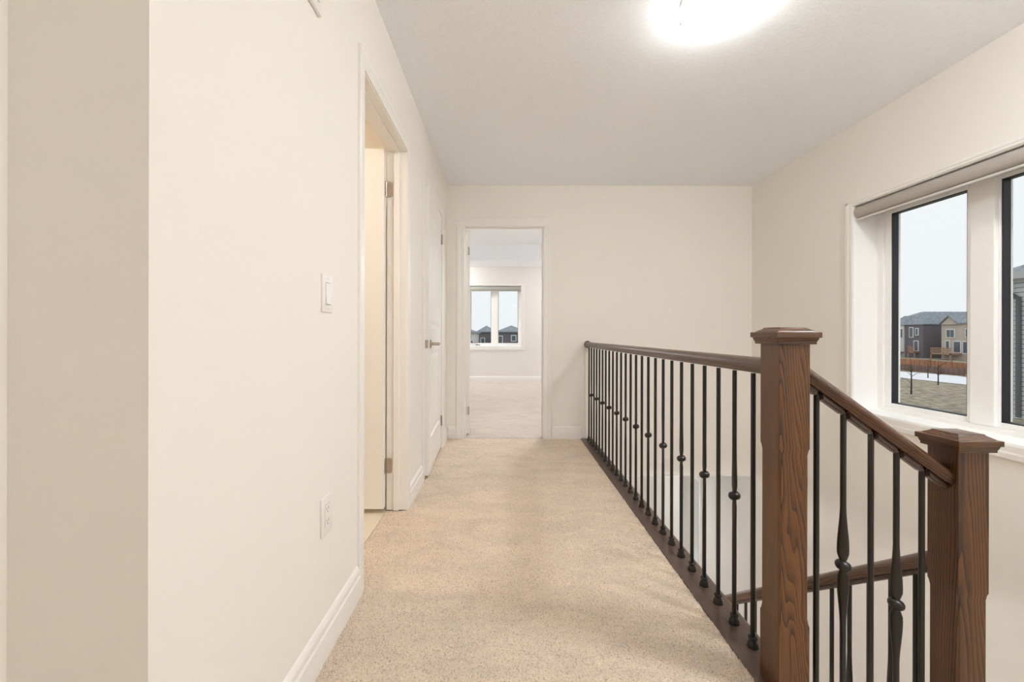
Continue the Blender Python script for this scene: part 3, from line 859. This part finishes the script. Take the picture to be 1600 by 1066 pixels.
bm = bmesh.new(); bevbox(bm, 0.011, 0.016, -0.085, 0.085, -0.055, 0.055, 0.002, 2); obj('front_cover', bm, M['plate'], d, smooth=40)

# ------------------------------------------------------------------ ceiling lights and added unseen fill domes
def ceiling_light(loc, r, mat, label, name='ceiling_light'):
    d = empty(name, loc); tag(d, label, 'ceiling light')
    bm = bmesh.new(); lathe(bm, [(r*0.98, 0), (r*1.0, -0.002), (r*1.0, -0.020), (r*0.9, -0.024)], seg=40)
    obj('mounting_pan', bm, M['plate'], d, smooth=40)
    bm = bmesh.new()
    prof = [(r*0.93, -0.022), (r, -0.026), (r*0.985, -0.034)]
    for k in range(1, 11):
        a = PI/2*k/10
        prof.append((r*0.985*math.cos(a), -0.034-0.062*math.sin(a)))
    lathe(bm, prof, seg=48)
    obj('glass_dome', bm, M[mat], d, smooth=60)
    for k in range(3):
        bm = bmesh.new(); a = 0.35+2*PI*k/3
        b2 = bmesh.new(); bevbox(b2, -0.006, 0.006, -0.005, 0.005, -0.038, -0.012, 0.002)
        merge(bm, b2, Matrix.Translation(((r+0.002)*math.cos(a), (r+0.002)*math.sin(a), 0)) @ Matrix.Rotation(a, 4, 'Z'))
        obj('clip', bm, M['nickel'], d)
    return d
ceiling_light((0.915, 1.775, H), 0.160, 'lamp', 'lit white dome light on the corridor ceiling')
ceiling_light((0.45, -1.78, H), 0.165, 'fill_back', 'added unseen fill dome on the ceiling behind the viewpoint')  # out of view, added to even out the hall light
ceiling_light((1.92, 0.60, H), 0.165, 'fill_stairs', 'added unseen fill dome on the ceiling above the stair landing')  # no known fixture; added to brighten the right side
ceiling_light((0.55, 4.75, 2.766), 0.165, 'fill_tray', 'added unseen fill dome on the high bedroom ceiling just inside its doorway')  # added to light the far carpet, hidden by the door head
ceiling_light((1.75, 8.44, 2.44), 0.165, 'fill_soffit', 'added unseen fill dome under the bedroom soffit right of the window')  # added behind the bulkhead so its face stays darker
ceiling_light((-1.45, 8.44, 2.44), 0.165, 'fill_soffit', 'added unseen fill dome under the bedroom soffit left of the window')  # left partner of the added soffit fill, out of view
ceiling_light((-1.5, 1.75, H), 0.14, 'lamp_bath', 'warm dome light on the bathroom ceiling')
ceiling_light((0.9, 5.6, LC), 0.165, 'fill_low', 'added unseen fill dome on the lower storey ceiling near its window')  # unseen source added to brighten the lower storey
ceiling_light((0.15, 1.6, -0.35), 0.165, 'fill_low', 'added unseen fill dome on the lower storey ceiling beside the stairs')  # added below the corridor floor to bounce light up the stairwell

# ------------------------------------------------------------------ outside
bm = bmesh.new()
def gz(x, y):
    t = min(1, max(0, (x-8)/32)); return -2.0-1.3*t if x > 2.6 else -2.0-0.02*max(0, y-9)
for (xa, xb) in ((2.65, 8), (8, 24), (24, 40), (40, 120)):
    vs = [bm.verts.new((x, y, gz(x, 0))) for x, y in ((xa, -60), (xb, -60), (xb, 200), (xa, 200))]
    bm.faces.new(vs)
vs = [bm.verts.new(p) for p in ((-120, 9.2, -2.6), (2.65, 9.2, -2.6), (2.65, 200, -3.3), (-120, 200, -3.3))]
bm.faces.new(vs)
o = obj('lawn', bm, M['grass']); tag(o, 'dull winter grass field outside the right window', 'lawn', kind='structure')
def snow_patch(x0, x1, y0, y1, label, seed, zoff=0.04):
    rnd = random.Random(seed); bm = bmesh.new()
    n = 40; La, Lb = [], []
    for i in range(n+1):
        y = y0+(y1-y0)*i/n
        xa = x0+rnd.uniform(-0.4, 0.5); xb = x1+rnd.uniform(-0.8, 0.8)
        La.append(bm.verts.new((xa, y, gz(xa, y)+zoff))); Lb.append(bm.verts.new((xb, y, gz(xb, y)+zoff)))
    for i in range(n): bm.faces.new((La[i], Lb[i], Lb[i+1], La[i+1]))
    o = obj('snow_patch', bm, M['snow']); tag(o, label, 'snow', kind='stuff')
snow_patch(39.5, 47.2, 20, 140, 'long white snow strip in front of the far fence', 3)
snow_patch(3.6, 7.0, 4.5, 14, 'white snow patch on the ground close to the house', 4)

def fence(x, ya, yb, h, mat, label, posts=2.4):
    d = empty('fence', (x, ya, gz(x, 0))); tag(d, label, 'fence')
    bm = bmesh.new(); rnd = random.Random(5)
    y = ya; 
    while y < yb:
        box(bm, -0.02, 0.02, y-ya, y-ya+posts-0.06, 0.05, h+rnd.uniform(-0.05, 0.05)); y += posts
    obj('board_panel', bm, M[mat], d)
    n = int((yb-ya)/posts)
    for i in range(min(n, 30)):
        b = bmesh.new(); box(b, -0.09, 0.03, i*posts-0.06, i*posts+0.04, 0, h+0.12)
        obj('post', b, M[mat], d)
    return d
fence(50.3, 30, 100, 1.35, 'fence', 'long orange timber fence in front of the distant houses')
fence(48.6, 44.0, 49.0, 0.75, 'fence2', 'short low brown fence beside the snow strip')

def win_ext(parent, X, ya, yb, za, zb, facing='X'):
    b = bmesh.new(); t = 0.12
    box(b, X-0.12, X, ya-t, yb+t, za-t, zb+t) if facing == 'X' else box(b, ya-t, yb+t, X-0.12, X, za-t, zb+t)
    f = obj('window', b, M['extwhite'], parent)
    b = bmesh.new()
    mid = (ya+yb)/2
    for a, c in (((ya, mid-0.05), (mid+0.05, yb)) if yb-ya > 1.1 else ((ya, yb),)):
        box(b, X-0.15, X-0.11, a, c, za, zb) if facing == 'X' else box(b, a, c, X-0.15, X-0.11, za, zb)
    obj('pane', b, M['extglass'], f)

def house(loc, x0, x1, y0, y1, eave, ridge, mat, label, wins=(), gable=None, over=0.4, facing='X', roofmat='shingle', deck=None, base=0.0):
    """loc = ground corner; extents local"""
    d = empty('house', loc); tag(d, label, 'house')
    bm = bmesh.new(); box(bm, x0, x1, y0, y1, base, eave); obj('wall', bm, M[mat], d)
    bm = bmesh.new()
    xa, xb, ya, yb = x0-over, x1+over, y0-over, y1+over
    rise = min(xb-xa, yb-ya)/2
    if (yb-ya) <= (xb-xa): r0, r1 = (xa+rise, (ya+yb)/2, ridge), (xb-rise, (ya+yb)/2, ridge)
    else: r0, r1 = ((xa+xb)/2, ya+rise, ridge), ((xa+xb)/2, yb-rise, ridge)
    c = [bm.verts.new(p) for p in ((xa, ya, eave), (xb, ya, eave), (xb, yb, eave), (xa, yb, eave))]
    c2 = [bm.verts.new((p.co.x, p.co.y, eave+0.18)) for p in c]
    R0 = bm.verts.new(r0); R1 = bm.verts.new((r1[0]+0.001, r1[1]+0.001, r1[2]))
    for i in range(4): bm.faces.new((c[i], c[(i+1) % 4], c2[(i+1) % 4], c2[i]))
    bm.faces.new(c[::-1])
    if (yb-ya) <= (xb-xa):
        bm.faces.new((c2[0], c2[1], R1, R0)); bm.faces.new((c2[1], c2[2], R1)); bm.faces.new((c2[2], c2[3], R0, R1)); bm.faces.new((c2[3], c2[0], R0))
    else:
        bm.faces.new((c2[0], c2[1], R0)); bm.faces.new((c2[1], c2[2], R1, R0)); bm.faces.new((c2[2], c2[3], R1)); bm.faces.new((c2[3], c2[0], R0, R1))
    bmesh.ops.recalc_face_normals(bm, faces=bm.faces[:])
    obj('roof', bm, M[roofmat], d)
    for w_ in wins: win_ext(d, (x0 if facing == 'X' else y0), *w_, facing=facing)
    if gable:
        ga, gb, gh, gm = gable
        bm = bmesh.new(); prism(bm, [(ga, eave-0.1), (gb, eave-0.1), ((ga+gb)/2, eave+gh)], 'X', x0-0.35, x0+3.5)
        obj('gable', bm, M[gm], d)
        bm = bmesh.new()
        m_ = (ga+gb)/2
        prism(bm, [(ga-0.35, eave-0.15), (m_, eave+gh+0.02), (gb+0.35, eave-0.15), (gb+0.35, eave+0.05), (m_, eave+gh+0.28), (ga-0.35, eave+0.05)], 'X', x0-0.55, x0+3.6)
        obj('gable_roof', bm, M[roofmat], d)
    if deck:
        ya, yb, z, dep = deck
        bm = bmesh.new(); box(bm, x0-dep, x0, ya, yb, z-0.2, z)
        for k in range(int((yb-ya)/0.25)+1): box(bm, x0-dep, x0-dep+0.05, ya+k*0.25, ya+k*0.25+0.12, z, z+0.95)
        box(bm, x0-dep-0.03, x0-dep+0.08, ya, yb, z+0.9, z+1.0)
        for yy in (ya, yb-0.15): box(bm, x0-dep, x0-dep+0.15, yy, yy+0.15, 0, z)
        obj('deck', bm, M['deck'], d)
    return d
GZ = -3.3
# row of rear facades at x=79 (local coordinates: x 0 = facade, y along the row)
house((79, 67.0, GZ), 0, 12, 0, 8.3, 6.35, 8.4, 'bgbrick', 'beige brick house with balcony, rightmost in the distant row',
      wins=[(6.1, 7.3, 4.0, 5.3), (3.4, 4.2, 4.1, 5.4), (6.9, 7.4, 1.9, 3.3), (5.1, 6.1, 1.4, 3.2), (3.3, 4.6, 1.3, 3.2)], over=0.25, gable=(5.3, 8.1, 1.3, 'bgbrick'), deck=(4.9, 8.3, 1.15, 2.0))
house((79, 78.6, GZ), 0, 13, 0, 3.3, 6.35, 8.9, 'dkbrick', 'dark brick house in the middle of the distant row',
      wins=[(0.9, 1.3, 4.4, 5.6), (1.9, 2.5, 4.0, 5.8), (0.9, 1.6, 1.4, 3.2)], deck=(0.6, 2.0, 1.2, 1.0), over=0.2)
house((79, 82.35, GZ), 0, 13, 0, 2.5, 6.25, 8.2, 'whsiding', 'white sided house left of the dark brick house',
      wins=[(0.2, 0.6, 3.9, 5.6), (0.9, 1.7, 4.1, 5.6), (1.3, 1.8, 1.5, 3.2)], deck=(0.0, 2.5, 1.1, 2.0), over=0.2)
house((79, 85.6, GZ), 0, 12, 0, 9, 6.2, 8.0, 'gyhouse', 'pale roofed house at the left end of the distant row',
      wins=[(0.8, 1.8, 4.0, 5.4)], deck=(0.2, 5, 1.1, 2.0), over=0.3)
house((96, 60.0, GZ-0.3), 0, 12, 0, 8, 7.2, 10.2, 'gyhouse', 'grey roofed house behind the beige brick house')
house((96, 96.0, GZ-0.3), 0, 12, 0, 10, 7.2, 10.3, 'gyhouse', 'grey roofed house behind the white sided house')
# houses seen through the bedroom window (facades face the camera side)
house((-5.0, 77, GZ-0.6), 0, 3.0, 0, 10, 5.3, 6.6, 'gyhouse', 'grey house seen in the left pane of the bedroom window',
      wins=[(0.6, 1.2, 2.9, 4.2)], facing='Y', over=0.3)
house((0, 74, GZ-0.6), -1.3, 3.6, 0, 9, 5.3, 6.6, 'dkbrick', 'dark house seen in the right pane of the bedroom window',
      wins=[(-1.1, -0.5, 3.0, 4.6), (1.2, 1.9, 3.8, 4.7)], facing='Y', over=0.3)
house((-11, 66, GZ-0.6), 0, 6.3, 0, 9, 5.1, 6.4, 'whsiding', 'pale house at the left edge of the bedroom window', wins=[(5.0, 5.9, 2.6, 3.9)], facing='Y', over=0.3)
# close neighbour
NX, NYc, NZ = 21.9, 18.2, -2.57
nb = house((NX, NYc, NZ), 0, 9, -9, 0, 6.05, 8.6, 'gysiding', 'grey sided neighbour house at the right edge of the window', over=0.45)
bm = bmesh.new(); box(bm, -0.03, 0.02, -0.30, 0.03, 0.0, 5.95); obj('corner_trim', bm, M['extwhite'], nb)
bm = bmesh.new()
prism(bm, [(-0.62, 5.95), (-0.45, 5.95), (-0.45, 6.25), (-0.66, 6.25)], 'Y', -9.4, 0.45)
prism(bm, [(-9.4, 5.95), (0.47, 5.95), (0.47, 6.22), (-9.4, 6.22)], 'X', -0.46, -0.44)
obj('gutter', bm, M['fascia'], nb)
bm = bmesh.new()
tube(bm, [(-0.55, 0.36, 6.0), (-0.5, 0.25, 5.8), (-0.2, -0.35, 5.35), (-0.08, -0.52, 5.15), (-0.08, -0.52, 4.8), (-0.08, -0.52, 0.1)], 0.085, 10)
obj('downspout', bm, M['gutter'], nb, smooth=50)

def sapling(x, y, h, label, seed):
    d = empty('sapling', (x, y, gz(x, y))); tag(d, label, 'young tree')
    rnd = random.Random(seed)
    bm = bmesh.new()
    tube(bm, [(0, 0, -0.05), (0.03, 0.02, h*0.5), (0, 0, h)], [0.05, 0.035, 0.015], 6)
    for k in range(9):
        a = rnd.uniform(0, 2*PI); z = h*rnd.uniform(0.35, 0.85); l = rnd.uniform(0.25, 0.6)
        tube(bm, [(0, 0, z), (l*0.5*math.cos(a), l*0.5*math.sin(a), z+l*0.45), (l*math.cos(a), l*math.sin(a), z+l*0.6)], [0.018, 0.012, 0.006], 5)
    obj('trunk', bm, M['bark'], d)
def px(x, y, zf=-3.3):
    Y = 650*(1-zf)/(y-523.0); return (x-789)/650*Y, Y
for i, (x, y, h, lab) in enumerate(((1424, 622, 1.9, 'thin bare sapling nearest on the winter grass, left one'),
                                    (1466, 603, 2.0, 'bare young tree at the edge of the snow strip'),
                                    (1450, 590, 1.6, 'small bare tree standing in the snow strip'))):
    X_, Y_ = px(x, y, -3.0 if i == 0 else -3.3); sapling(X_, Y_, h, lab, i+3)

# ------------------------------------------------------------------ sky and camera
w = bpy.data.worlds.new('overcast_sky'); SC.world = w; w.use_nodes = True
nt = w.node_tree; bg = nt.nodes['Background']
tc = node(nt, 'ShaderNodeTexCoord'); sp = node(nt, 'ShaderNodeSeparateXYZ'); nt.links.new(tc.outputs['Generated'], sp.inputs[0])
r = ramp(nt, sp.outputs['Z'], [(0.0, (0.86, 0.885, 0.91)), (0.35, (0.91, 0.925, 0.94))])
nt.links.new(r.outputs[0], bg.inputs['Color'])
bg.inputs['Strength'].default_value = 1.07

cam = bpy.data.cameras.new('camera'); co = bpy.data.objects.new('camera', cam); COL.objects.link(co)
cam.sensor_width = 36; cam.sensor_fit = 'HORIZONTAL'
cam.lens = 650/1600*36
cam.shift_x = 11/1600; cam.shift_y = -10/1600
cam.clip_start = 0.05; cam.clip_end = 500
co.matrix_world = Matrix.Translation((0, 0, 1.0)) @ Matrix.Rotation(PI/2, 4, 'X') @ Matrix.Rotation(math.radians(0.12), 4, 'Z')
SC.camera = co
SC.view_settings.view_transform = 'Standard'
SC.view_settings.look = 'None'
SC.view_settings.gamma = 1
SC.view_settings.use_curve_mapping = False
SC.view_settings.exposure = 0.0
SC.cycles.max_bounces = 14; SC.cycles.diffuse_bounces = 8; SC.cycles.transparent_max_bounces = 12
SC.cycles.caustics_reflective = False; SC.cycles.caustics_refractive = False
SC.cycles.use_denoising = True
SC.cycles.sample_clamp_indirect = 8
